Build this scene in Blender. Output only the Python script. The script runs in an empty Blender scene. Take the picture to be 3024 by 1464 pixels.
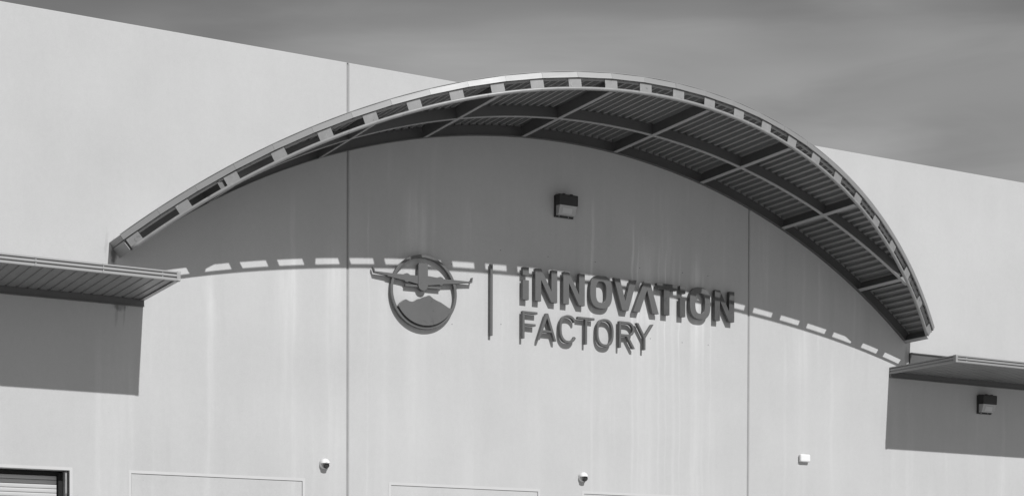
import bpy, bmesh, math, random
from mathutils import Vector, Matrix
from mathutils.geometry import tessellate_polygon

random.seed(7)
S = bpy.context.scene
COL = S.collection
G = 1.7            # eye height above the ground; wall plane is y = 0, x runs along it

# ------------------------------------------------------------------ camera
cam_d = bpy.data.cameras.new("camera")
cam = bpy.data.objects.new("camera", cam_d)
COL.objects.link(cam)
_r = Vector((0.8734, -0.4870, 0.0029)).normalized()
_f = Vector((0.4869, 0.8732, -0.0201)).normalized()
_u = _r.cross(_f).normalized()
_r = _f.cross(_u)
cam.matrix_world = Matrix(((_r.x, _u.x, -_f.x, 0.0), (_r.y, _u.y, -_f.y, -28.0),
                           (_r.z, _u.z, -_f.z, G), (0, 0, 0, 1)))
cam_d.sensor_width = 36.0
cam_d.lens = 58.98
cam_d.shift_y = 0.3936
cam_d.clip_end = 4000.0
S.camera = cam

# ------------------------------------------------------------------ sky and sun
SUN_TO = Vector((0.045, -1.0, 0.805)).normalized()
ELEV = math.asin(SUN_TO.z)
W = bpy.data.worlds.new("World")
S.world = W
W.use_nodes = True
nt = W.node_tree
for n in list(nt.nodes):
    nt.nodes.remove(n)
def N(tree, t, **kw):
    n = tree.nodes.new(t)
    for k, v in kw.items():
        setattr(n, k, v)
    return n
out = N(nt, "ShaderNodeOutputWorld")
bg = N(nt, "ShaderNodeBackground")
sky = N(nt, "ShaderNodeTexSky", sky_type='NISHITA')
sky.sun_disc = False
sky.sun_elevation = ELEV
sky.sun_rotation = math.atan2(SUN_TO.x, SUN_TO.y)
sky.dust_density = 0.4
sky.air_density = 1.0
# black and white picture: the sky through a neutral grey mix
sep = N(nt, "ShaderNodeSeparateColor")
nt.links.new(sky.outputs[0], sep.inputs[0])
def M(tree, op, a, b=None, c=None, clamp=False):
    n = N(tree, "ShaderNodeMath", operation=op, use_clamp=clamp)
    for i, v in enumerate((a, b, c)):
        if v is None:
            continue
        if isinstance(v, (int, float)):
            n.inputs[i].default_value = v
        else:
            tree.links.new(v, n.inputs[i])
    return n.outputs[0]
grey = M(nt, 'ADD', M(nt, 'MULTIPLY', sep.outputs[0], 0.12),
         M(nt, 'ADD', M(nt, 'MULTIPLY', sep.outputs[1], 0.33), M(nt, 'MULTIPLY', sep.outputs[2], 0.55)))
# thin high cloud drawn out by the wind
tc = N(nt, "ShaderNodeTexCoord")
def cloud(scale, rot, detail, seed):
    mp = N(nt, "ShaderNodeMapping")
    mp.inputs['Location'].default_value = (seed, seed * 0.7, 0.0)
    mp.inputs['Rotation'].default_value = rot
    mp.inputs['Scale'].default_value = scale
    nt.links.new(tc.outputs['Generated'], mp.inputs[0])
    nz = N(nt, "ShaderNodeTexNoise")
    nz.inputs['Scale'].default_value = 1.0
    nz.inputs['Detail'].default_value = detail
    nz.inputs['Roughness'].default_value = 0.52
    nz.inputs['Distortion'].default_value = 0.35
    nt.links.new(mp.outputs[0], nz.inputs[0])
    return nz.outputs[0]
c1 = cloud((2.6, 2.6, 7.5), (0.10, 0.05, 0.5), 2.0, 12.33)
c2 = cloud((5.0, 5.0, 30.0), (0.16, -0.12, 0.5), 5.0, 8.1)
def ramp(tree, v, a, b, lo, hi):
    n = N(tree, "ShaderNodeMapRange", interpolation_type='SMOOTHSTEP')
    n.inputs[1].default_value = a; n.inputs[2].default_value = b
    n.inputs[3].default_value = lo; n.inputs[4].default_value = hi
    tree.links.new(v, n.inputs[0])
    return n.outputs[0]
k1 = ramp(nt, c1, 0.34, 0.68, 0.78, 1.38)
k2 = ramp(nt, c2, 0.40, 0.75, 0.95, 1.18)
grey = M(nt, 'MULTIPLY', grey, M(nt, 'MULTIPLY', k1, k2))
cmb = N(nt, "ShaderNodeCombineColor")
for i in range(3):
    nt.links.new(grey, cmb.inputs[i])
nt.links.new(cmb.outputs[0], bg.inputs[0])
bg.inputs[1].default_value = 0.060
nt.links.new(bg.outputs[0], out.inputs[0])

sun_d = bpy.data.lights.new("sun", 'SUN')
sun_d.energy = 4.2
sun_d.angle = math.radians(0.53)
sun_d.color = (1, 1, 1)
sun = bpy.data.objects.new("sun", sun_d)
sun.rotation_euler = (-SUN_TO).to_track_quat('-Z', 'Y').to_euler()
sun.location = SUN_TO * 60
COL.objects.link(sun)

S.view_settings.view_transform = 'Standard'
S.view_settings.look = 'None'
S.view_settings.exposure = 0.0
S.view_settings.gamma = 1.0
S.view_settings.use_curve_mapping = False
S.render.engine = 'CYCLES'
S.cycles.use_denoising = True
S.cycles.max_bounces = 8

# ------------------------------------------------------------------ materials
def new_mat(name):
    m = bpy.data.materials.new(name)
    m.use_nodes = True
    t = m.node_tree
    b = t.nodes["Principled BSDF"]
    return m, t, b
def grey_out(t, v):
    c = N(t, "ShaderNodeCombineColor")
    for i in range(3):
        t.links.new(v, c.inputs[i])
    return c.outputs[0]
def noise(t, vec, scale, detail=4.0, rough=0.55, dist=0.0):
    n = N(t, "ShaderNodeTexNoise")
    n.inputs['Scale'].default_value = scale
    n.inputs['Detail'].default_value = detail
    n.inputs['Roughness'].default_value = rough
    n.inputs['Distortion'].default_value = dist
    if vec is not None:
        t.links.new(vec, n.inputs[0])
    return n.outputs[0]
def mapping(t, vec, scale=(1, 1, 1), loc=(0, 0, 0)):
    n = N(t, "ShaderNodeMapping")
    n.inputs['Scale'].default_value = scale
    n.inputs['Location'].default_value = loc
    t.links.new(vec, n.inputs[0])
    return n.outputs[0]
def bump(t, b, h, strength, dist):
    n = N(t, "ShaderNodeBump")
    n.inputs['Strength'].default_value = strength
    n.inputs['Distance'].default_value = dist
    t.links.new(h, n.inputs['Height'])
    t.links.new(n.outputs[0], b.inputs['Normal'])
def geo_pos(t):
    return N(t, "ShaderNodeNewGeometry").outputs['Position']

def metal_mat(name, base, var, rough, metallic=0.0, spec=0.5, scale=3.0, scuff=0.0):
    m, t, b = new_mat(name)
    p = geo_pos(t)
    a = noise(t, p, scale, 5)
    v = M(t, 'ADD', base - var, M(t, 'MULTIPLY', a, 2 * var))
    if scuff:
        s = noise(t, mapping(t, p, (1, 1, 0.5)), 22.0, 6, 0.7, 1.2)
        v = M(t, 'ADD', v, ramp(t, s, 0.58, 0.72, 0.0, scuff))
        s2 = noise(t, p, 9.0, 4, 0.6, 0.6)
        v = M(t, 'SUBTRACT', v, ramp(t, s2, 0.60, 0.74, 0.0, scuff))
    t.links.new(grey_out(t, v), b.inputs['Base Color'])
    r = noise(t, p, scale * 2.1, 3)
    t.links.new(M(t, 'ADD', rough - 0.06, M(t, 'MULTIPLY', r, 0.12)), b.inputs['Roughness'])
    b.inputs['Metallic'].default_value = metallic
    b.inputs['Specular IOR Level'].default_value = spec
    bump(t, b, noise(t, p, 60.0, 3), 0.08, 0.004)
    return m

def wall_mat():
    m, t, b = new_mat("painted_tilt_up_concrete")
    p = geo_pos(t)
    sx = N(t, "ShaderNodeSeparateXYZ"); t.links.new(p, sx.inputs[0])
    X, Z = sx.outputs[0], sx.outputs[2]
    big = noise(t, mapping(t, p, (0.25, 1, 0.35)), 1.0, 3)
    mid = noise(t, mapping(t, p, (1.6, 1, 0.45)), 1.0, 4)
    fine = noise(t, p, 42.0, 4, 0.65)
    mott = noise(t, mapping(t, p, (1, 1, 0.8)), 11.0, 5, 0.7)
    v = M(t, 'ADD', 0.425, M(t, 'MULTIPLY', M(t, 'SUBTRACT', big, 0.5), 0.10))
    v = M(t, 'ADD', v, M(t, 'MULTIPLY', M(t, 'SUBTRACT', mid, 0.5), 0.045))
    v = M(t, 'ADD', v, M(t, 'MULTIPLY', M(t, 'SUBTRACT', fine, 0.5), 0.075))
    v = M(t, 'ADD', v, M(t, 'MULTIPLY', M(t, 'SUBTRACT', mott, 0.5), 0.045))
    # random run-down streaks
    wob = noise(t, mapping(t, p, (0.5, 1, 0.9), (5, 0, 2)), 1.0, 3)
    Xw = M(t, 'ADD', X, M(t, 'MULTIPLY', M(t, 'SUBTRACT', wob, 0.5), 0.16))
    cx = N(t, "ShaderNodeCombineXYZ")
    t.links.new(Xw, cx.inputs[0]); t.links.new(M(t, 'MULTIPLY', Z, 0.05), cx.inputs[2])
    st = noise(t, cx.outputs[0], 3.1, 5, 0.62)
    fade = noise(t, mapping(t, p, (0.5, 1, 0.28), (1, 0, 7)), 1.0, 2)
    dxa = M(t, 'SUBTRACT', X, 16.736)
    zarc = M(t, 'SUBTRACT', M(t, 'SQRT', M(t, 'MAXIMUM', M(t, 'SUBTRACT', 185.9, M(t, 'MULTIPLY', dxa, dxa)), 1.0)), 2.77)
    below = ramp(t, M(t, 'SUBTRACT', Z, M(t, 'MAXIMUM', zarc, 6.9)), -0.25, 0.05, 1.0, 0.0)
    low = M(t, 'MULTIPLY', M(t, 'MULTIPLY', below, ramp(t, Z, 6.2, 9.0, 0.8, 1.8)), ramp(t, fade, 0.36, 0.62, 0.0, 1.0))
    v = M(t, 'ADD', v, M(t, 'MULTIPLY', ramp(t, st, 0.53, 0.70, 0.0, 0.030), low))
    v = M(t, 'SUBTRACT', v, M(t, 'MULTIPLY', ramp(t, st, 0.30, 0.47, 0.016, 0.0), low))
    upper = ramp(t, Z, 6.2, 9.0, 0.62, 2.7)
    bandn = noise(t, mapping(t, p, (9.0, 1, 0.55)), 1.0, 5, 0.6)
    # bleached bands seen on this facade: (x, half width, top z, gain)
    for (xc, hw, zt, g) in ((9.62, .10, 7.9, .070), (13.50, .17, 9.9, .050), (13.72, .07, 9.8, .035), (17.38, .035, 10.1, .075),
                            (17.60, .16, 6.8, .045), (18.33, .03, 9.8, .08), (18.62, .22, 9.5, .05), (19.31, .04, 9.3, .06),
                            (19.86, .13, 9.3, .085), (20.03, .035, 9.0, .05), (22.60, .20, 8.0, .045), (22.14, .05, 8.0, .04), (23.4, .05, 7.7, .04),
                            (25.15, .09, 6.8, .05), (25.55, .06, 6.8, .05), (28.40, .07, 6.9, .07), (7.66, .06, 6.7, .06), (8.22, .05, 6.7, .05),
                            (11.05, .24, 8.3, .055), (11.95, .22, 8.6, .05), (7.95, .36, 6.75, .05), (12.9, .12, 8.5, .03), (16.1, .2, 6.4, .03), (14.6, .3, 6.4, .02), (20.3, .25, 6.5, .03),
                            (18.95, .03, 9.4, .06), (19.12, .018, 9.3, .06), (19.46, .022, 9.2, .06), (18.46, .02, 9.5, .05), (20.22, .02, 8.8, .04), (12.60, .02, 9.6, .04), (11.15, .05, 9.5, .03)):
        d = M(t, 'ABSOLUTE', M(t, 'SUBTRACT', Xw, xc))
        k = ramp(t, d, hw * 0.15, hw * 1.45, g * 0.62, 0.0)
        k = M(t, 'MULTIPLY', k, ramp(t, Z, zt - 0.9, zt, 1.0, 0.0))
        k = M(t, 'MULTIPLY', k, ramp(t, bandn, 0.28, 0.68, 0.25, 1.25))
        v = M(t, 'ADD', v, M(t, 'MULTIPLY', k, upper))
    # dirty water marks under the canopy ends and ledgers: (x, z, half w, half h, loss)
    dn = noise(t, mapping(t, p, (26, 1, 5)), 1.0, 6, 0.7)
    for (xc, zc, hw, hh, g) in ((7.93, 7.80, .06, .26, .30), (8.02, 6.95, .15, .13, .17), (7.97, 6.80, .03, .28, .08), (8.10, 6.80, .02, .22, .07),
                                (25.47, 7.45, .06, .22, .10), (7.80, 7.95, .03, .3, .05)):
        dx = M(t, 'DIVIDE', M(t, 'SUBTRACT', Xw, xc), hw)
        dz = M(t, 'DIVIDE', M(t, 'SUBTRACT', Z, zc), hh)
        q = M(t, 'SQRT', M(t, 'ADD', M(t, 'MULTIPLY', dx, dx), M(t, 'MULTIPLY', dz, dz)))
        q = M(t, 'ADD', q, M(t, 'MULTIPLY', M(t, 'SUBTRACT', dn, 0.5), 1.6))
        v = M(t, 'SUBTRACT', v, ramp(t, q, 0.45, 1.05, g, 0.0))
    # specks and pinholes
    vor = N(t, "ShaderNodeTexVoronoi"); vor.inputs['Scale'].default_value = 3.2
    t.links.new(p, vor.inputs[0])
    v = M(t, 'SUBTRACT', v, M(t, 'MULTIPLY', ramp(t, vor.outputs['Distance'], 0.010, 0.026, 0.16, 0.0), ramp(t, noise(t, mapping(t, p, (1, 1, 1), (3, 1, 4)), 1.3, 2), 0.5, 0.6, 0.0, 1.0)))
    v = M(t, 'MAXIMUM', v, 0.03)
    t.links.new(grey_out(t, v), b.inputs['Base Color'])
    b.inputs['Roughness'].default_value = 0.82
    b.inputs['Specular IOR Level'].default_value = 0.3
    h = M(t, 'ADD', M(t, 'MULTIPLY', noise(t, p, 90.0, 3), 0.4), noise(t, p, 7.0, 3))
    bump(t, b, h, 0.22, 0.010)
    return m

WALL = wall_mat()
TRIM = metal_mat("smooth_painted_trim", 0.47, 0.02, 0.6, 0, 0.3, 2.0)
SEAL = metal_mat("joint_sealant", 0.24, 0.05, 0.7, 0, 0.3, 4.0)
DARK = metal_mat("dark_painted_steel", 0.070, 0.012, 0.44, 0, 1.0, 2.5)
GALV = metal_mat("weathered_galvanised_steel", 0.25, 0.06, 0.45, 0.15, 0.5, 5.0, 0.14)
TUBE = metal_mat("scuffed_painted_tube", 0.25, 0.05, 0.42, 0.1, 0.5, 6.0, 0.10)
FASC = metal_mat("satin_sheet_metal", 0.225, 0.015, 0.46, 0.15, 0.5, 1.2)
DECK = metal_mat("dull_roof_deck_steel", 0.235, 0.02, 0.5, 0.2, 0.5, 2.0)
ALUM = metal_mat("painted_aluminium", 0.27, 0.02, 0.42, 0.15, 0.5, 1.5)
PANS = metal_mat("painted_soffit_pan", 0.19, 0.03, 0.45, 0.1, 0.5, 1.5, 0.05)
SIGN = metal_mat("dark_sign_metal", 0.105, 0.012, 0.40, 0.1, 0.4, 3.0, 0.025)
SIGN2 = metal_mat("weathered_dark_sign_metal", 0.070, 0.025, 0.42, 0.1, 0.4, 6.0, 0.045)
BLACK = metal_mat("black_lamp_housing", 0.022, 0.006, 0.45, 0, 0.4, 8.0)
LENS = metal_mat("frosted_lamp_lens", 0.36, 0.05, 0.22, 0, 0.5, 7.0)
REFL = metal_mat("pale_lamp_panel", 0.43, 0.03, 0.3, 0, 0.5, 7.0)
WHITE = metal_mat("white_plastic", 0.68, 0.01, 0.4, 0, 0.5, 3.0)
CLEAN = metal_mat("bright_zinc", 0.75, 0.03, 0.35, 0.2, 0.5, 9.0)
SHELL = metal_mat("hood_shaded_plastic", 0.40, 0.01, 0.4, 0, 0.5, 3.0)  # dome plastic greyed; shade from the hood above is put into the colour
SMOKE = metal_mat("smoked_camera_glass", 0.03, 0.004, 0.08, 0, 0.6, 3.0)
RUBBER = metal_mat("black_door_seal", 0.018, 0.006, 0.8, 0, 0.2, 30.0)
SLAT = metal_mat("pale_door_slat", 0.42, 0.03, 0.45, 0, 0.4, 2.5)
def ground_mat():
    m, t, b = new_mat("worn_concrete_yard")
    p = geo_pos(t)
    v = M(t, 'ADD', 0.33, M(t, 'MULTIPLY', noise(t, p, 0.35, 6), 0.10))
    v = M(t, 'ADD', v, M(t, 'MULTIPLY', noise(t, p, 14.0, 4), 0.04))
    t.links.new(grey_out(t, v), b.inputs['Base Color'])
    b.inputs['Roughness'].default_value = 0.9
    return m
FLANGE = metal_mat("sheen_toned_steel_flange", 0.30, 0.05, 0.45, 0.05, 0.6, 4.0, 0.06)  # beam steel paled: the grazing reflection under the flanges is put into the colour
GROUND = ground_mat()
ROOFM = metal_mat("roof_membrane", 0.40, 0.03, 0.85, 0, 0.2, 0.7)

# ------------------------------------------------------------------ object helpers
def link(o, parent=None):
    COL.objects.link(o)
    if parent is not None:
        o.parent = parent
    return o
def origin(parent):
    v = Vector((0, 0, 0))
    while parent is not None:
        v = v + parent.location
        parent = parent.parent
    return v
def mesh_data(name, verts, faces, mat, smooth=False):
    me = bpy.data.meshes.new(name)
    me.from_pydata([tuple(v) for v in verts], [], faces)
    me.materials.append(mat)
    bm = bmesh.new(); bm.from_mesh(me)
    bmesh.ops.recalc_face_normals(bm, faces=bm.faces)
    bm.to_mesh(me); bm.free()
    if smooth:
        me.shade_smooth()
    me.update()
    return me
class MB:
    def __init__(self):
        self.v = []; self.f = []
    def add(self, verts, faces):
        n = len(self.v)
        self.v += [Vector(v) for v in verts]
        self.f += [[n + i for i in f] for f in faces]
        return self
    def box(self, x0, x1, y0, y1, z0, z1):
        return self.add([(x, y, z) for z in (z0, z1) for y in (y0, y1) for x in (x0, x1)],
                        [(0, 1, 3, 2), (4, 6, 7, 5), (0, 4, 5, 1), (2, 3, 7, 6), (0, 2, 6, 4), (1, 5, 7, 3)])
    def sweep(self, rings, closed=True, caps=True):
        m = len(rings[0]); n = len(self.v)
        for r in rings:
            self.v += [Vector(q) for q in r]
        for i in range(len(rings) - 1):
            for j in range(m if closed else m - 1):
                k = (j + 1) % m
                self.f.append([n + i * m + j, n + i * m + k, n + (i + 1) * m + k, n + (i + 1) * m + j])
        if caps and closed:
            self.f.append([n + j for j in range(m)])
            self.f.append([n + (len(rings) - 1) * m + j for j in range(m)])
        return self
    def obj(self, name, mat, parent=None, smooth=False, loc=None, bevel=0.0):
        """verts are in world space; the object's own origin is loc (default: the parent's base)"""
        base = origin(parent)
        o0 = Vector(loc) if loc is not None else base
        me = mesh_data(name, [v - o0 for v in self.v], self.f, mat, smooth)
        if bevel:
            bm = bmesh.new(); bm.from_mesh(me)
            es = [e for e in bm.edges if len(e.link_faces) == 2 and e.calc_face_angle(0) > 0.5]
            bmesh.ops.bevel(bm, geom=es, offset=bevel, segments=(4 if bevel > .02 else 2), profile=0.5, affect='EDGES')
            bm.to_mesh(me); bm.free()
        o = bpy.data.objects.new(name, me)
        o.location = o0 - base
        return link(o, parent)
def place(name, me, M4, parent):
    o = bpy.data.objects.new(name, me)
    b = origin(parent)
    o.matrix_basis = Matrix.Translation(-b) @ M4
    return link(o, parent)
def thing(name, loc, label, cat, group=None):
    o = bpy.data.objects.new(name, None)
    o.empty_display_size = 0.2
    o.location = loc
    tag(o, label, cat, group)
    return link(o)
def tag(o, label, cat, group=None):
    o["label"] = label; o["category"] = cat
    if group:
        o["group"] = group
def prism(pts, holes, y0, y1):
    """extrude an (x,z) outline with holes from y0 (front) to y1 (back)"""
    loops = [[Vector((x, 0, z)) for x, z in pts]] + [[Vector((x, 0, z)) for x, z in h] for h in holes]
    tris = tessellate_polygon(loops)
    flat = [q for l in loops for q in l]
    n = len(flat); mb = MB()
    mb.v = [Vector((q.x, y0, q.z)) for q in flat] + [Vector((q.x, y1, q.z)) for q in flat]
    mb.f = [list(t) for t in tris] + [[n + i for i in t] for t in tris]
    s = 0
    for l in loops:
        k = len(l)
        for i in range(k):
            j = (i + 1) % k
            mb.f.append([s + i, s + j, n + s + j, n + s + i])
        s += k
    return mb

# ------------------------------------------------------------------ ground
gm = MB()
xs = [-1500, -300, -60, 0, 20, 60, 300, 1500]
for i in range(len(xs)):
    for j in range(len(xs)):
        gm.v.append(Vector((xs[i], xs[j] - 20, 0)))
for i in range(len(xs) - 1):
    for j in range(len(xs) - 1):
        a = i * len(xs) + j
        gm.f.append([a, a + len(xs), a + len(xs) + 1, a + 1])
ground = gm.obj("ground", GROUND)
ground["kind"] = "structure"

# ------------------------------------------------------------------ warehouse
WH = thing("warehouse", (16.7, 0, 0), "pale tilt-up concrete warehouse wall with vertical joints behind the arched canopy", "building")
TOP = 9.967 + G
def wall_panel(x0, x1, holes=()):
    g = 0.016; ch = 0.016; th = 0.24
    a, b = x0 + g, x1 - g
    cx = sorted({a, a + ch, b - ch, b} | {h[0] for h in holes} | {h[1] for h in holes})
    cz = sorted({0.0, TOP - ch, TOP} | {h[2] for h in holes} | {h[3] for h in holes})
    mb = MB(); idx = {}
    def vid(x, z, back):
        k = (x, z, back)
        if k not in idx:
            y = th if back else (ch if (x in (a, b) or z == TOP) else 0.0)
            idx[k] = len(mb.v); mb.v.append(Vector((x, y, z)))
        return idx[k]
    solid = {}
    for i in range(len(cx) - 1):
        for j in range(len(cz) - 1):
            mx, mz = (cx[i] + cx[i + 1]) / 2, (cz[j] + cz[j + 1]) / 2
            solid[i, j] = not any(h[0] < mx < h[1] and h[2] < mz < h[3] for h in holes)
    for (i, j), s in solid.items():
        if not s:
            continue
        x, X, z, Zz = cx[i], cx[i + 1], cz[j], cz[j + 1]
        for back in (0, 1):
            mb.f.append([vid(x, z, back), vid(X, z, back), vid(X, Zz, back), vid(x, Zz, back)])
        for (di, dj, p, q) in ((-1, 0, (x, z), (x, Zz)), (1, 0, (X, z), (X, Zz)), (0, -1, (x, z), (X, z)), (0, 1, (x, Zz), (X, Zz))):
            if not solid.get((i + di, j + dj), False):
                mb.f.append([vid(*p, 0), vid(*q, 0), vid(*q, 1), vid(*p, 1)])
    return mb.obj("wall_panel", WALL, WH)
JX = (-5.77, 3.21, 12.198, 21.189, 30.17, 39.15)
HT = 2.426 + G; HB = 1.15
dock = (3.95, 7.18, HB, 2.428 + G)
inf = ((8.222, 11.324), (13.064, 16.174), (17.214, 20.32))
wall_panel(JX[0], JX[1])
wall_panel(JX[1], JX[2], [dock, (inf[0][0], inf[0][1], HB, HT)])
wall_panel(JX[2], JX[3], [(inf[1][0], inf[1][1], HB, HT), (inf[2][0], inf[2][1], HB, HT)])
wall_panel(JX[3], JX[4]); wall_panel(JX[4], JX[5])
for x in JX[1:5]:
    MB().box(x - 0.0155, x + 0.0155, 0.018, 0.05, 0.0, TOP - 0.03).obj("joint_sealant", SEAL, WH)
# body behind the facade
MB().box(JX[0] + .02, JX[-1] - .02, 0.245, 36, TOP - 1.1, TOP - 0.9).obj("roof", ROOFM, WH)
MB().box(JX[0] + .02, JX[0] + .26, 0.245, 36, 0, TOP - 1.105).obj("side_wall", WALL, WH)
MB().box(JX[-1] - .26, JX[-1] - .02, 0.245, 36, 0, TOP - 1.105).obj("side_wall", WALL, WH)
MB().box(JX[0] + .27, JX[-1] - .27, 35.76, 36, 0, TOP - 1.105).obj("rear_wall", WALL, WH)
def trim_ring(x0, x1, z1, w=0.05, y=-0.005):
    mb = MB()
    # one sheet: two legs and a head, slightly proud of the panel
    o = [(x0 - w, HB), (x0 - w, z1 + w), (x1 + w, z1 + w), (x1 + w, HB), (x1, HB), (x1, z1), (x0, z1), (x0, HB)]
    return prism(o, [], y, 0.0015)
for (a, b) in inf:
    trim_ring(a, b, HT).obj("opening_trim", TRIM, WH, bevel=0.002)
    MB().box(a + .006, b - .006, 0.009, 0.20, HB, HT - .006).obj("infill_panel", WALL, WH)
trim_ring(dock[0], dock[1], dock[3], 0.05).obj("opening_trim", TRIM, WH, bevel=0.002)
# dock door
DOOR = MB().box(dock[0], dock[1], 0.34, 0.37, HB, dock[3]).obj("dock_door", RUBBER, WH)
MB().box(7.118, 7.150, 0.05, 0.24, HB, 2.41 + G).obj("door_track", GALV, DOOR)
MB().box(7.045, 7.116, 0.20, 0.335, HB, 2.40 + G).obj("brush_seal", RUBBER, DOOR)
MB().box(dock[0] + .02, 7.044, 0.24, 0.335, 2.355 + G, 2.418 + G).obj("door_hood", RUBBER, DOOR)
slat_prof = [(0.0, 0.0), (-0.010, 0.004), (-0.013, 0.020), (-0.013, 0.048), (-0.010, 0.064), (0.0, 0.068), (0.012, 0.068), (0.012, 0.0)]
sm = MB().sweep([[(xx, y, z) for y, z in slat_prof] for xx in (-1.53, 1.53)])
slat_me = mesh_data("slat", sm.v, sm.f, SLAT)
zz = 2.280 + G
while zz > HB:
    place("slat", slat_me, Matrix.Translation((5.50, 0.29, zz)), DOOR)
    zz -= 0.0725
# old fixing plugs left in the wall
plug = MB()
for (x, z) in ((14.30, 6.58), (15.34, 6.95), (16.38, 6.94), (14.31, 5.467), (15.35, 5.558), (18.49, 6.944),
               (19.52, 6.955), (20.147, 6.951), (19.52, 5.554), (20.164, 5.559), (17.45, 6.95), (18.75, 5.57)):
    ring = [(x + (.0075) * math.cos(a), 0, z + G + .0075 * math.sin(a)) for a in [i * math.pi / 4 for i in range(8)]]
    plug.sweep([[(q[0], -.006, q[2]) for q in ring], [(q[0], .01, q[2]) for q in ring]])
pl = plug.obj("fixing_plug", BLACK, WH); pl["kind"] = "stuff"

# ------------------------------------------------------------------ arched canopy
EX, EZ, ER = 16.736, -4.471 + G, 13.635
PCX, PR, PD = 16.78, 16.2, 3.28
def depth(x):
    return math.sqrt(max(PR * PR - (x - PCX) ** 2, 0)) - PR + PD
def arc(th, rad):
    return EX + (ER + rad) * math.sin(th), EZ + (ER + rad) * math.cos(th)
def rim(th, rad, off=0.0):
    """a point on the bowed front edge; off > 0 is outwards"""
    x, z = arc(th, rad)
    xd = arc(th, .187)[0]
    nx = (xd - PCX) / PR
    return Vector((x + off * nx, -(depth(xd) + off * math.sqrt(1 - nx * nx)), z))
def frange(a, b, n):
    return [a + (b - a) * i / n for i in range(n + 1)]
T0, T1 = math.radians(-39.6), math.radians(39.5)
AC = thing("arched_canopy", (EX, 0, 7.8), "large arched steel canopy with bowed front rim above the sign", "canopy")

# ledger on the wall
mb = MB()
mb.sweep([[(arc(t, r)[0], y, arc(t, r)[1]) for (y, r) in ((-.004, -.004), (-.085, -.004), (-.085, .010), (-.055, .012), (-.055, .188), (-.004, .188))]
          for t in frange(math.radians(-39.45), math.radians(39.30), 96)])
mb.obj("ledger_beam", DARK, AC)
# middle beam
half = math.sqrt(2 * PR * (PD - 1.44) - (PD - 1.44) ** 2)
ta, tb = math.asin((PCX - half + .06 - EX) / ER), math.asin((PCX + half - .06 - EX) / ER)
mb = MB()
prof = ((-1.420, .009), (-1.412, .009), (-1.412, .178), (-1.340, .180), (-1.340, .189), (-1.420, .189))
mb.sweep([[(arc(t, r)[0], y, arc(t, r)[1]) for (y, r) in prof] for t in frange(ta, tb, 90)])
MBEAM = mb.obj("middle_beam", DARK, AC)
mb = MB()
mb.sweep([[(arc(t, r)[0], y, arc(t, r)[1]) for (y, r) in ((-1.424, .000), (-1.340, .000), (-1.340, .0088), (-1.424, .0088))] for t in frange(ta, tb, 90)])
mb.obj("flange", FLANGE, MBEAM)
# cross beams
CX = [8.035] + [16.779 + 2.0715 * (k - 3.5) for k in range(8)] + [25.385]
def cross_beam(x):
    th = math.asin((x - EX) / ER)
    c, s = math.cos(th), math.sin(th)
    last = x in (CX[0], CX[-1])
    d = depth(x + .187 * s) - (0.012 if last else 0.055)
    mb = MB()
    pr = ((0.0, .006), (.011, .006), (.011, .178), (.06, .180), (.06, .1875), (0.0, .1875))
    fl = ((-.004, -.004), (.078, -.004), (.078, .0058), (-.004, .0058))
    x0, z0 = arc(th, 0)
    def P(t, n, y):
        return (x0 + t * c + n * s, y, z0 - t * s + n * c)
    ys = ((-.004 if last else -.088), -d)
    mb.sweep([[P(t, n, y) for t, n in pr] for y in ys])
    beam = mb.obj("cross_beam", ALUM if x == CX[0] else DARK, AC)
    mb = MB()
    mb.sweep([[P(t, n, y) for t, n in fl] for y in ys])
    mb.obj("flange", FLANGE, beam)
for x in CX:
    cross_beam(x)
# gusset where the middle beam dies into the rim
for sgn, t in ((1, tb),):
    x, z = arc(t, .004)
    x2, z2 = arc(t - sgn * math.radians(1.1), .004)
    MB().sweep([[(x, -1.425, z + h), (x2, -1.425, z2 + h), (x2, -1.53, z2 + h)] for h in (-.012, -.002)]).obj("gusset_plate", CLEAN, AC)
# rim tube
mb = MB(); n = 150
rt = .031
rings = []
for t in frange(math.radians(-39.5), math.radians(39.35), n):
    ring = []
    for k in range(12):
        a = 2 * math.pi * k / 12
        ring.append(rim(t, .020 + rt * math.sin(a), rt * math.cos(a)))
    rings.append(ring)
mb.sweep(rings).obj("rim_tube", TUBE, AC, smooth=True)
# inner edge angle behind the spacer plates
mb = MB()
mb.sweep([[rim(t, r, o) for (r, o) in ((.166, -.05), (.166, -.012), (.192, -.012), (.192, -.05))] for t in frange(math.radians(-39.5), math.radians(39.35), 120)])
mb.obj("edge_angle", TUBE, AC)
# spacer plates: every third one sits at a cross beam
plate = MB().box(-.120, .120, -.006, .006, -.076, .076)
plate_me = mesh_data("spacer_plate", plate.v, plate.f, GALV)
for j in range(-13, 13):
    x = 16.779 + .6905 * (j + .5)
    th = math.asin(max(min((x - EX) / ER, 1), -1))
    th = max(min(th, math.radians(39.08)), math.radians(-39.12))
    c = rim(th, .112, .006)
    tg = (rim(th + .002, .112) - rim(th - .002, .112)).normalized()
    up = (rim(th, .15) - rim(th, .07)).normalized()
    nr = tg.cross(up).normalized()
    up = nr.cross(tg)
    R = Matrix((tg, -nr, up)).transposed()
    # -nr must face the wall side for local +y
    R = R @ Matrix.Rotation(random.uniform(-.02, .02), 3, 'Y')
    place("spacer_plate", plate_me, Matrix.Translation(c) @ R.to_4x4(), AC)
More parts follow.
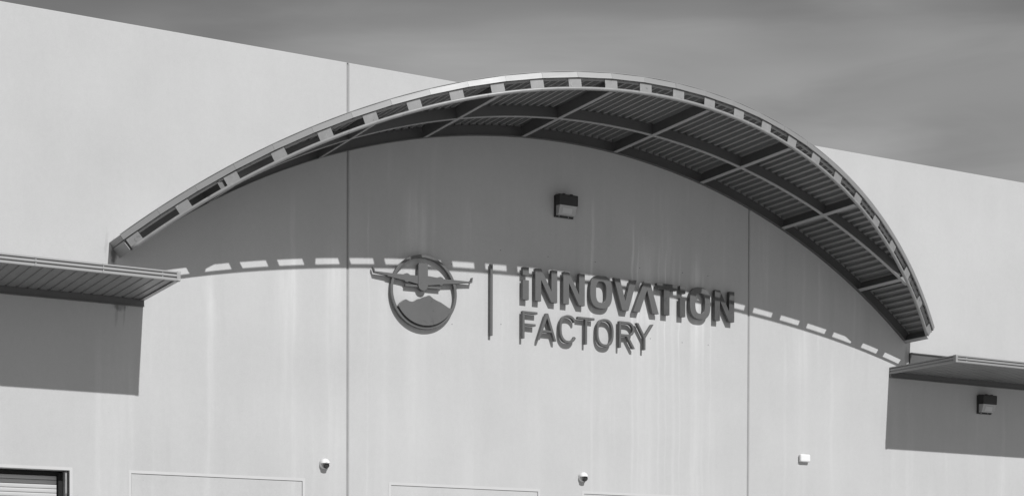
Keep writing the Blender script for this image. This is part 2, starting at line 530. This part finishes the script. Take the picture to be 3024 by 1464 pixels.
# corrugated deck sheets, six ribs each, cut along the bowed edge
NS = 20
pitch = (T1 - T0) / (NS * 6)
rb = [(.00, .192), (.24, .192), (.31, .262), (.93, .262)]
for s in range(NS):
    mb = MB(); top = []; prof = []
    for k in range(6):
        for f, h in rb:
            prof.append((T0 + (s * 6 + k + f) * pitch, h))
    prof.append((T0 + (s + 1) * 6 * pitch - 1e-5, .192))
    n = len(prof)
    for lay in (0.0, .004):
        for (t, h) in prof:
            x, z = arc(t, h + lay)
            mb.v.append(Vector((x, -.003, z)))
            mb.v.append(Vector((x, -(depth(arc(t, .187)[0]) + .004), z)))
    for i in range(n - 1):
        a = 2 * i; b = 2 * n + a
        mb.f += [[a, a + 1, a + 3, a + 2], [b, b + 2, b + 3, b + 1], [a, a + 2, b + 2, b], [a + 1, b + 1, b + 3, a + 3]]
    mb.f += [[0, 2 * n, 2 * n + 1, 1], [2 * n - 2, 2 * n - 1, 4 * n - 1, 4 * n - 2]]
    mb.obj("deck_sheet", DECK, AC)
# fascia panels
NF = 29
for i in range(NF):
    g = math.radians(.005)
    a = T0 + (T1 - T0) * i / NF + g; b = T0 + (T1 - T0) * (i + 1) / NF - g
    o = random.uniform(-.0015, .0015); tl = [random.uniform(-.003, .003) for _ in range(2)]
    rings = []
    for t in (a, b):
        rings.append([rim(t, r, q + o) for (r, q) in ((.199, .040), (.199, .020), (.203, .034), (.288, .015), (.296, .0), (.300, .0), (.292, .021))])
    # order: lower lip, back, face
    fp = MB()
    prof = [(.198, .018), (.198, .042), (.294, .022), (.299, .000), (.293, .000), (.288, .016), (.203, .036), (.204, .018)]
    fp.sweep([[rim(t, r, q + o + (tl[e] if r > .25 else 0)) for (r, q) in prof] for e, t in enumerate((a, b))])
    fp.obj("fascia_panel", FASC, AC)
# returns at the two ends
for t, sg in ((T0, -1), (T1, 1)):
    p0, p1 = rim(t, .198, .030), rim(t, .296, .012)
    x0, z0 = arc(t, .198); x1, z1 = arc(t, .296)
    e = Vector((.006 * sg * math.cos(t), 0, -.006 * abs(math.sin(t))))
    q = [p0, p1, Vector((x1, -.004, z1)), Vector((x0, -.004, z0))]
    MB().sweep([q, [v + e for v in q]]).obj("end_fascia", FASC, AC)
# thin roof edge cap
mb = MB()
mb.sweep([[rim(t, r, o) for (r, o) in ((.302, .012), (.302, -.14), (.311, -.14), (.311, .012))] for t in frange(T0, T1, 110)])
mb.obj("edge_cap", ALUM, AC)
# roof skin between deck and cap
mb = MB(); n = 110
for lay in (.269, .300):
    for t in frange(T0, T1, n):
        x, z = arc(t, lay)
        mb.v += [Vector((x, -.004, z)), Vector((x, -(max(depth(arc(t, .187)[0]) - .01, .05)), z))]
m_ = 2 * (n + 1)
for i in range(n):
    a = 2 * i; b = m_ + a
    mb.f += [[a, a + 1, a + 3, a + 2], [b, b + 2, b + 3, b + 1], [a, a + 2, b + 2, b], [a + 1, b + 1, b + 3, a + 3]]
mb.f += [[0, m_, m_ + 1, 1], [2 * n, 2 * n + 1, m_ + 2 * n + 1, m_ + 2 * n]]
mb.obj("roof_skin", ROOFM, AC)

# ------------------------------------------------------------------ flat side canopies
ZB = G
pan_prof = [(0, .0), (.132, .0), (.140, .016), (.166, .016), (.1749, .0), (.1749, .034), (0, .034)]
pm = MB().sweep([[(x, y, z) for x, z in pan_prof] for y in (-1.93, -.062)])
pan_me = mesh_data("soffit_pan", pm.v, pm.f, PANS)
fas_prof = [(0, 0), (-.022, 0), (-.022, .037), (.014, .038), (.014, .060), (-.022, .061), (-.022, .097), (.014, .098), (.014, .118), (-.022, .119), (-.022, .143), (0, .143), (.02, .143), (.02, .137), (.018, .137), (.018, .006), (.05, .006), (.05, 0)]
def side_canopy(label, xa, xb, end, D, z0, joints, flash):
    T = thing("flat_canopy", ((xa + xb) / 2, 0, 5.2 + ZB), label, "canopy", "flat metal canopies beside the arch")
    # wall ledger, a channel with a small toe at the bottom
    mb = MB()
    lp = ((-.004, 5.240), (-.080, 5.240), (-.080, 5.248), (-.058, 5.252), (-.058, 5.362), (-.004, 5.362))
    e0, e1 = (xa + .005, xb - .005)
    mb.sweep([[(x, y, z + ZB) for y, z in lp] for x in (e0, e1)])
    mb.obj("ledger_beam", DARK, T)
    n = int((xb - xa) / .175)
    for k in range(n):
        x = (xb - .175 * (k + 1) - .012) if end > 0 else (xa + .175 * k + .012)
        place("soffit_pan", pan_me, Matrix.Translation((x, 0, 5.364 + ZB)), T)
    MB().box(xa + .01, xb - .01, -D + .03, -.006, 5.4025 + ZB, 5.425 + ZB).obj("roof_sheet", ROOFM, T)
    ex = xb if end > 0 else xa
    # front fascia in lengths
    js = sorted([xa + (.045 if end < 0 else 0)] + joints + [xb - (.045 if end > 0 else 0)])
    for a, b in zip(js[:-1], js[1:]):
        mb = MB()
        mb.sweep([[(x, -D + y, z0 + z + ZB) for y, z in fas_prof] for x in (a + .0015, b - .0015)])
        mb.obj("fascia_channel", ALUM, T)
    # end fascia with the same grooves
    mb = MB()
    mb.sweep([[(ex - end * y - end * .022, yy, z0 + z + ZB) for y, z in fas_prof] for yy in (-D + .045, -.006)])
    mb.obj("end_fascia", ALUM, T)
    # corner cover
    mb = MB()
    mb.box(min(ex - end * .055, ex + end * .004), max(ex - end * .055, ex + end * .004), -D - .027, -D - .0225, z0 - .004 + ZB, z0 + .147 + ZB)
    mb.box(min(ex + end * .0005, ex + end * .004), max(ex + end * .0005, ex + end * .004), -D - .0224, -D + .05, z0 - .004 + ZB, z0 + .147 + ZB)
    mb.obj("corner_cover", ALUM, T)
    # screws with bright heads
    sc = MB()
    ring = [(math.cos(k * math.pi / 4) * .008, math.sin(k * math.pi / 4) * .008) for k in range(8)]
    sc.sweep([[(a, 0, b) for a, b in ring], [(a * .7, -.006, b * .7) for a, b in ring]])
    sme = bpy.data.meshes.get("screw") or mesh_data("screw", sc.v, sc.f, CLEAN)
    for x in (ex - end * .022,):
        for z in (.012, .128):
            place("screw", sme, Matrix.Translation((x, -D - .027, z0 + z + ZB)), T)
    for x in joints[:2] + [ex - end * .30]:
        for z in (.045, .105):
            place("screw", sme, Matrix.Translation((x + .02, -D - .004, z0 + z + ZB)), T)
    # flashing on the wall over the roof
    mb = MB()
    fp = ((-.004, 5.50), (-.05, 5.50), (-.062, 5.79), (-.095, 5.80), (-.095, 5.818), (-.004, 5.818))
    mb.sweep([[(x, y, z + ZB) for y, z in fp] for x in flash])
    mb.obj("wall_flashing", DARK, T)
    return T
side_canopy("flat grooved metal canopy left of the arch, over the dock door", 1.55, 8.437, 1, 1.965, 5.343, [7.191, 6.149, 3.9], (1.5, 7.865))
side_canopy("flat grooved metal canopy right of the arch, over a wall light", 24.99, 32.2, -1, 2.00, 5.322, [28.45, 30.4], (25.545, 32.1))

# ------------------------------------------------------------------ wall lights
def wall_light(label, x, z):
    T = thing("wall_light", (x, 0, z), label, "wall light", "box wall lights under the canopies")
    w = .42; h = .415
    MB().box(x, x + w, -.045, -.002, z, z + h).obj("back_plate", BLACK, T, bevel=.006)
    # hood with a slightly sloping front
    hp = ((-.047, .215), (-.205, .205), (-.212, .395), (-.190, .412), (-.047, .425))
    mb = MB().sweep([[(xx, y, z + q) for y, q in hp] for xx in (x + .006, x + w + .004)])
    hood = mb.obj("hood", BLACK, T, bevel=.006)
    for k in (.10, .27):
        MB().box(x + k, x + k + .05, -.19, -.15, z + .4145, z + .426).obj("hinge_tab", BLACK, hood)
    lp = ((-.047, .030), (-.130, .030), (-.150, .044), (-.198, .2035), (-.047, .2135))
    mb = MB().sweep([[(xx, y, z + q) for y, q in lp] for xx in (x + .022, x + w - .016)])
    ln = mb.obj("lens", LENS, T, bevel=.004)
    # pale lamp cavity seen through the glass: a shallow block on the sloping face
    a = Vector((0, -.1545, .058)); b = Vector((0, -.1835, .155))
    q = [Vector((x + .10, 0, z)) + a, Vector((x + .31, 0, z)) + a, Vector((x + .31, 0, z)) + b, Vector((x + .10, 0, z)) + b]
    off = Vector((0, -.004, -.001))
    MB().sweep([q, [v + off for v in q]]).obj("lamp_panel", REFL, ln)
    for k in (.09, .30):
        s = MB()
        s.sweep([[(x + k + .007 * math.cos(i), -.047 - d, z + .014 + .007 * math.sin(i)) for i in [j * math.pi / 3 for j in range(6)]] for d in (0, .006)])
        s.obj("screw", CLEAN, T)
    return T
wall_light("black box wall light with frosted lens high under the arched canopy", 16.505, 7.715 + G)
wall_light("black box wall light with frosted lens below the right flat canopy", 27.57, 4.62 + G)

# ------------------------------------------------------------------ security cameras
def dome_camera(label, x, z):
    T = thing("dome_camera", (x, 0, z), label, "security camera", "white dome cameras above the closed-up openings")
    R = .076
    def ringp(r, y, n=28):
        return [(x + r * math.cos(2 * math.pi * k / n), y, z + r * math.sin(2 * math.pi * k / n)) for k in range(n)]
    MB().sweep([ringp(.086, -.001), ringp(.086, -.03), ringp(.082, -.045), ringp(.080, -.06)]).obj("mount_base", WHITE, T, smooth=False)
    rings = [ringp(R * math.cos(a), -.061 - R * .92 * math.sin(a)) for a in [i * math.pi / 2 / 9 for i in range(9)]] + [ringp(.003, -.061 - R * .92)]
    dome = MB().sweep(rings).obj("dome", SHELL, T, smooth=True)
    # eye: dark ring and smoked window looking down and out
    dirv = Vector((-.05, -.80, -.48)).normalized()
    c = Vector((x, -.061, z)) + dirv * (R * .80)
    t1 = dirv.cross(Vector((0, 0, 1))).normalized(); t2 = t1.cross(dirv)
    def disc(r, d, n=20):
        return [c + dirv * d + t1 * r * math.cos(2 * math.pi * k / n) + t2 * r * math.sin(2 * math.pi * k / n) for k in range(n)]
    MB().sweep([disc(.061, -.012), disc(.057, .016), disc(.049, .018), disc(.048, .008)], caps=False).obj("lens_ring", DARK, dome)
    MB().sweep([disc(.0475, -.012), disc(.0475, .008), disc(.036, .021), disc(.018, .029), disc(.002, .031)]).obj("lens_window", SMOKE, dome, smooth=True)
    # weather hood: a closed cap over the upper half, with a flat brim reaching out
    cap = [(-.004, .087), (-.030, .088), (-.062, .087), (-.090, .081), (-.114, .066), (-.131, .043), (-.138, .012)]
    rings = []
    for y, r in cap:
        rings.append([(x + r * math.cos(math.pi * i / 14), y, z + .010 + r * math.sin(math.pi * i / 14)) for i in range(15)])
    hood = MB().sweep(rings)
    nb = 12
    brim = [(x + .088 * math.cos(math.pi * i / nb), -.060 - .125 * math.sin(math.pi * i / nb)) for i in range(nb + 1)]
    hood.sweep([[(px, py, z + .006) for px, py in brim], [(px, py, z + .0135) for px, py in brim]])
    hood.obj("weather_hood", WHITE, T)
    return T
dome_camera("white dome security camera left of the left wall joint", 11.735, 2.745 + G)
dome_camera("white dome security camera above the rightmost closed-up opening", 17.165, 2.742 + G)

# ------------------------------------------------------------------ sensor box
T = thing("sensor_box", (22.62, 0, 3.29 + G), "small white plastic box on the wall right of the right joint", "sensor")
MB().box(22.50, 22.765, -.095, -.012, 3.295 + G, 3.46 + G).obj("cover", WHITE, T, bevel=.034)
MB().box(22.515, 22.75, -.0118, -.001, 3.305 + G, 3.45 + G).obj("base_plate", WHITE, T)

# ------------------------------------------------------------------ sign letters
YF, YB = -.126, -.046
KF = (28 - .126) / (28 - .100)   # outlines were measured on the plane y = -0.100
def spell(label, outline, holes=(), cat="sign letter", name=None, group="letters of the wall sign", y0=YF, y1=YB, studs=(), mat=None):
    outline = [(x * KF, z * KF) for x, z in outline]; holes = [[(x * KF, z * KF) for x, z in h] for h in holes]
    xs_ = [p[0] for p in outline]; zs_ = [p[1] for p in outline]
    base = Vector((sum((min(xs_), max(xs_))) / 2, 0, min(zs_) + G))
    o = prism([(x, z + G) for x, z in outline], [[(x, z + G) for x, z in h] for h in holes], y0, y1).obj(name, mat or SIGN, None, loc=base, bevel=.0022)
    tag(o, label, cat, group)
    for (x, z) in studs:
        MB().box(x - .006, x + .006, y1 - .001, -.001, z + G - .006, z + G + .006).obj("stud", GALV, o)
    return o
UT, UB = 6.668, 6.052          # upper word top and base (above eye level)
LT, LB = 5.834, 5.317          # lower word
def sup(x0, x1, z0, z1, n, p=2.6):
    cx, cz, a, b = (x0 + x1) / 2, (z0 + z1) / 2, (x1 - x0) / 2, (z1 - z0) / 2
    r = []
    for k in range(n):
        t = 2 * math.pi * k / n
        c, s = math.cos(t), math.sin(t)
        r.append((cx + a * math.copysign(abs(c) ** (2 / p), c), cz + b * math.copysign(abs(s) ** (2 / p), s)))
    return r
def rect(x0, x1, z0, z1):
    return [(x0, z0), (x1, z0), (x1, z1), (x0, z1)]
def small_i(label, x0, x1, mat=None):
    x0 *= KF; x1 *= KF
    base = Vector(((x0 + x1) / 2, 0, UB * KF + G))
    T = thing("letter_i", base, label, "sign letter", "letters of the wall sign")
    for nm, a, b in (("stem", UB * KF, 6.425 * KF), ("dot", 6.515 * KF, UT * KF)):
        o = prism([(x, z + G) for x, z in rect(x0, x1, a, b)], [], YF, YB).obj(nm, mat or SIGN, T, bevel=.0022)
        MB().box((x0 + x1) / 2 - .006, (x0 + x1) / 2 + .006, YB - .001, -.001, (a + b) / 2 + G - .006, (a + b) / 2 + G + .006).obj("stud", GALV, o)
def cap_n(label, x0, x1, s=.130, mat=None):
    h = UT - UB
    dx = (x1 - x0 - s) / h                      # lean of the diagonal
    # diagonal band: from top-left corner to bottom-right corner
    zi = UB + .405
    xi = x0 + s
    k = (x1 - s - xi + .001) / (zi - UB)        # dx per dz along the lower edge of the diagonal
    up = x1 - s
    zu = UT - (zi - UB)
    xt = up - k * (UT - zu)
    o = [(x0, UB), (xi, UB), (xi, zi), (up, UB), (x1, UB), (x1, UT), (up, UT), (up, zu), (max(xt, x0 + .02), UT), (x0, UT)]
    spell(label, o, name="letter_n", studs=((x0 + s / 2, UB + .1), (x1 - s / 2, UT - .1)), mat=mat)
small_i("bold small i that begins the upper word of the sign", 15.770, 15.904)
cap_n("bold dark letter N right after the first small i of the sign", 16.045, 16.533)
cap_n("bold dark letter N left of the sign's first bold O", 16.668, 17.155)
spell("bold dark letter O between the letters N and V of the sign", sup(17.279, 17.786, 6.040, 6.682, 56, 2.7), [sup(17.412, 17.650, 6.152, 6.565, 44, 2.9)],
      name="letter_o", studs=((17.34, 6.36), (17.72, 6.36)))
spell("bold dark letter V of the sign", [(18.020, UB), (18.167, UB), (18.357, UT), (18.216, UT), (18.092, 6.235), (17.964, UT), (17.822, UT)],
      name="letter_v", studs=((18.09, 6.12), (17.92, 6.55), (18.27, 6.55)))
spell("bold dark letter A without crossbar in the upper word of the sign", [(18.281, UB), (18.432, UB), (18.606, 6.500), (18.738, UB), (18.887, UB), (18.676, UT), (18.539, UT)],
      name="letter_a", studs=((18.38, 6.15), (18.79, 6.15), (18.61, 6.6)))
spell("bold dark letter T of the upper sign word, left of a small i", [(19.007, UB), (19.144, UB), (19.144, 6.551), (19.317, 6.551), (19.317, UT), (18.839, UT), (18.839, 6.551), (19.007, 6.551)],
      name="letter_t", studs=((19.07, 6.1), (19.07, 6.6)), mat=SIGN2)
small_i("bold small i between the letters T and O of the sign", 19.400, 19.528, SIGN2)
spell("bold dark letter O half in shade before the sign's last N", sup(19.640, 20.147, 6.040, 6.682, 56, 2.7), [sup(19.773, 20.011, 6.152, 6.565, 44, 2.9)],
      name="letter_o", studs=((19.70, 6.36), (20.08, 6.36)))
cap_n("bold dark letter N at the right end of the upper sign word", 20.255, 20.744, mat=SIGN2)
# lower word, thin strokes
ST = .044
spell("thin dark letter F that begins the lower word of the sign", [(15.768, LB), (15.813, LB), (15.813, 5.563), (16.057, 5.563), (16.057, 5.605), (15.813, 5.605), (15.813, 5.794), (16.096, 5.794), (16.096, 5.836), (15.768, 5.836)],
      name="letter_f", studs=((15.79, 5.4), (15.79, 5.8)))
spell("thin dark letter A with crossbar in the lower word of the sign",
      [(16.101, LB), (16.147, LB), (16.206, 5.470), (16.416, 5.470), (16.472, LB), (16.517, LB), (16.334, LT), (16.284, LT)],
      [[(16.222, 5.512), (16.309, 5.742), (16.400, 5.512)]], name="letter_a", studs=((16.13, 5.34), (16.49, 5.34)))
# C: open ring
def ring_c(x0, x1, z0, z1, st, a0, a1, n=44, p=2.35):
    cx, cz = (x0 + x1) / 2, (z0 + z1) / 2
    a, b = (x1 - x0) / 2, (z1 - z0) / 2
    def pt(t, k):
        c, s = math.cos(t), math.sin(t)
        return (cx + (a - k) * math.copysign(abs(c) ** (2 / p), c), cz + (b - k) * math.copysign(abs(s) ** (2 / p), s))
    ts = [a0 + (a1 - a0) * i / n for i in range(n + 1)]
    return [pt(t, 0) for t in ts] + [pt(t, st) for t in reversed(ts)]
spell("thin dark letter C in the lower word of the sign", ring_c(16.590, 16.985, 5.307, 5.845, ST, math.radians(33), math.radians(327)), name="letter_c", studs=((16.61, 5.58), (16.8, 5.33)))
spell("thin dark letter T in the lower word of the sign", [(17.169, LB), (17.212, LB), (17.212, 5.795), (17.380, 5.795), (17.380, 5.837), (17.000, 5.837), (17.000, 5.795), (17.169, 5.795)],
      name="letter_t", studs=((17.19, 5.36), (17.19, 5.81)))
spell("thin dark letter O in the lower word of the sign", sup(17.430, 17.824, 5.307, 5.845, 56, 2.5), [sup(17.472, 17.782, 5.350, 5.803, 48, 2.45)], name="letter_o", studs=((17.45, 5.58), (17.80, 5.58)))
def bowl(x, z0, z1, r_out, n=14):
    cz = (z0 + z1) / 2; h = (z1 - z0) / 2
    return [(x + r_out * math.cos(t), cz + h * math.sin(t)) for t in [math.pi / 2 - math.pi * i / n for i in range(n + 1)]]
ro = [(17.954, LB), (17.996, LB), (17.996, 5.545), (18.128, 5.545), (18.274, LB), (18.324, LB), (18.176, 5.550)]
ro += list(reversed(bowl(18.165, 5.546, 5.836, .146)))[1:] + [(17.954, 5.836)]
ri = [(17.996, 5.588)] + [(18.160 + .107 * math.cos(t), 5.691 + .103 * math.sin(t)) for t in [-math.pi / 2 + math.pi * i / 14 for i in range(15)]] + [(17.996, 5.794)]
spell("thin dark letter R in the lower word of the sign", ro, [ri], name="letter_r", studs=((17.975, 5.38), (17.975, 5.8), (18.27, 5.36)))
spell("thin dark letter Y at the end of the lower sign word", [(18.529, LB), (18.573, LB), (18.573, 5.552), (18.764, LT), (18.713, LT), (18.551, 5.598), (18.404, LT), (18.353, LT), (18.529, 5.552)],
      name="letter_y", studs=((18.55, 5.36), (18.40, 5.76), (18.70, 5.76)))
spell("tall thin dark bar standing between the round emblem and the lettering", rect(15.088, 15.139, 5.317, 6.661), cat="sign bar", name="divider_bar", group=None, y0=-.094, y1=-.030,
      studs=((15.113, 5.5), (15.113, 6.5)))

# ------------------------------------------------------------------ emblem
T = thing("emblem", (13.68, 0, 5.306 + G), "round dark emblem of an airplane over mountains inside a ring", "emblem")
def circ(cx, cz, r, n=72):
    return [(cx + r * math.cos(2 * math.pi * k / n), cz + r * math.sin(2 * math.pi * k / n)) for k in range(n)]
def ex(pts, holes, y0, y1, name, parent, bev=.0018):
    return prism([(x, z + G) for x, z in pts], [[(x, z + G) for x, z in h] for h in holes], y0, y1).obj(name, SIGN, parent, bevel=bev)
CXE, CZE = 13.679, 5.987
ring = ex(circ(CXE, CZE, .678), [circ(CXE, CZE, .630)], -.106, -.034, "ring", T)
for a in (.6, 2.4, 3.9, 5.5):
    MB().box(CXE + .654 * math.cos(a) - .006, CXE + .654 * math.cos(a) + .006, -.035, -.001, CZE + .654 * math.sin(a) + G - .006, CZE + .654 * math.sin(a) + G + .006).obj("stud", GALV, ring)
# mountains fill the bottom of the ring
ridge = [(13.175, 5.690), (13.235, 5.765), (13.296, 5.815), (13.327, 5.831), (13.358, 5.827), (13.404, 5.804), (13.445, 5.800), (13.489, 5.803), (13.528, 5.826),
         (13.582, 5.861), (13.629, 5.867), (13.665, 5.889), (13.699, 5.909), (13.738, 5.917), (13.785, 5.940), (13.824, 5.944), (13.848, 5.930), (13.903, 5.893),
         (13.97, 5.865), (14.052, 5.840), (14.13, 5.80), (14.211, 5.756)]
def on_circle(a, r=.629):
    return (CXE + r * math.cos(a), CZE + r * math.sin(a))
aL = math.atan2(5.672 - CZE, 13.135 - CXE); aR = math.atan2(5.715 - CZE, 14.243 - CXE)
arc_pts = [on_circle(aL + 0), ] + ridge + [on_circle(aR)]
k = 26
aL2 = aL + 2 * math.pi if aL < 0 else aL
aR2 = aR + 2 * math.pi if aR < 0 else aR
arc_pts += [on_circle(aR2 + (aL2 - aR2) * i / k) for i in range(1, k)]
KM = (28 - .150) / (28 - .050)
arc_pts = [(CXE + (x - CXE) * .985 if i == 0 or i > len(ridge) else x * KM, CZE + (z - CZE) * .985 if i == 0 or i > len(ridge) else z * KM) for i, (x, z) in enumerate(arc_pts)]
ex(arc_pts, [], -.150, -.070, "mountain", T)
plane = ex([(12.663, 6.347), (12.686, 6.268), (12.901, 6.266), (13.107, 6.264), (13.249, 6.267), (13.284, 6.285), (13.326, 6.298), (13.361, 6.288), (13.388, 6.268),
            (13.540, 6.274), (13.750, 6.286), (13.948, 6.274), (13.972, 6.288), (14.015, 6.298), (14.054, 6.286), (14.078, 6.262), (14.272, 6.266), (14.655, 6.269),
            (14.668, 6.345), (14.692, 6.350), (14.675, 6.252), (14.607, 6.246), (14.415, 6.222), (14.412, 6.209), (14.066, 6.168), (14.058, 6.153), (14.023, 6.136), (13.988, 6.150),
            (13.768, 6.114), (13.577, 6.112), (13.365, 6.150), (13.334, 6.133), (13.299, 6.136), (13.276, 6.161), (12.936, 6.203), (12.932, 6.219), (12.676, 6.244), (12.640, 6.342)],
           [], -.116, -.044, "airplane_wing", T)
fus = []
for t in [math.pi + math.pi * i / 16 for i in range(17)]:
    fus.append((13.648 + .098 * math.cos(t), 6.104 + .098 * math.sin(t)))
fus += [(13.746, 6.48)] + [(13.648 + .096 * math.cos(a), 6.47 + .056 * math.sin(a)) for a in [math.pi * i / 8 for i in range(1, 8)]] + [(13.551, 6.46)]
ex(fus, [], -.130, -.043, "airplane_body", T)
ex([(13.300, 6.101), (13.300, 6.062), (14.030, 6.072), (14.030, 6.110)], [], -.095, -.046, "airplane_tailplane", T)
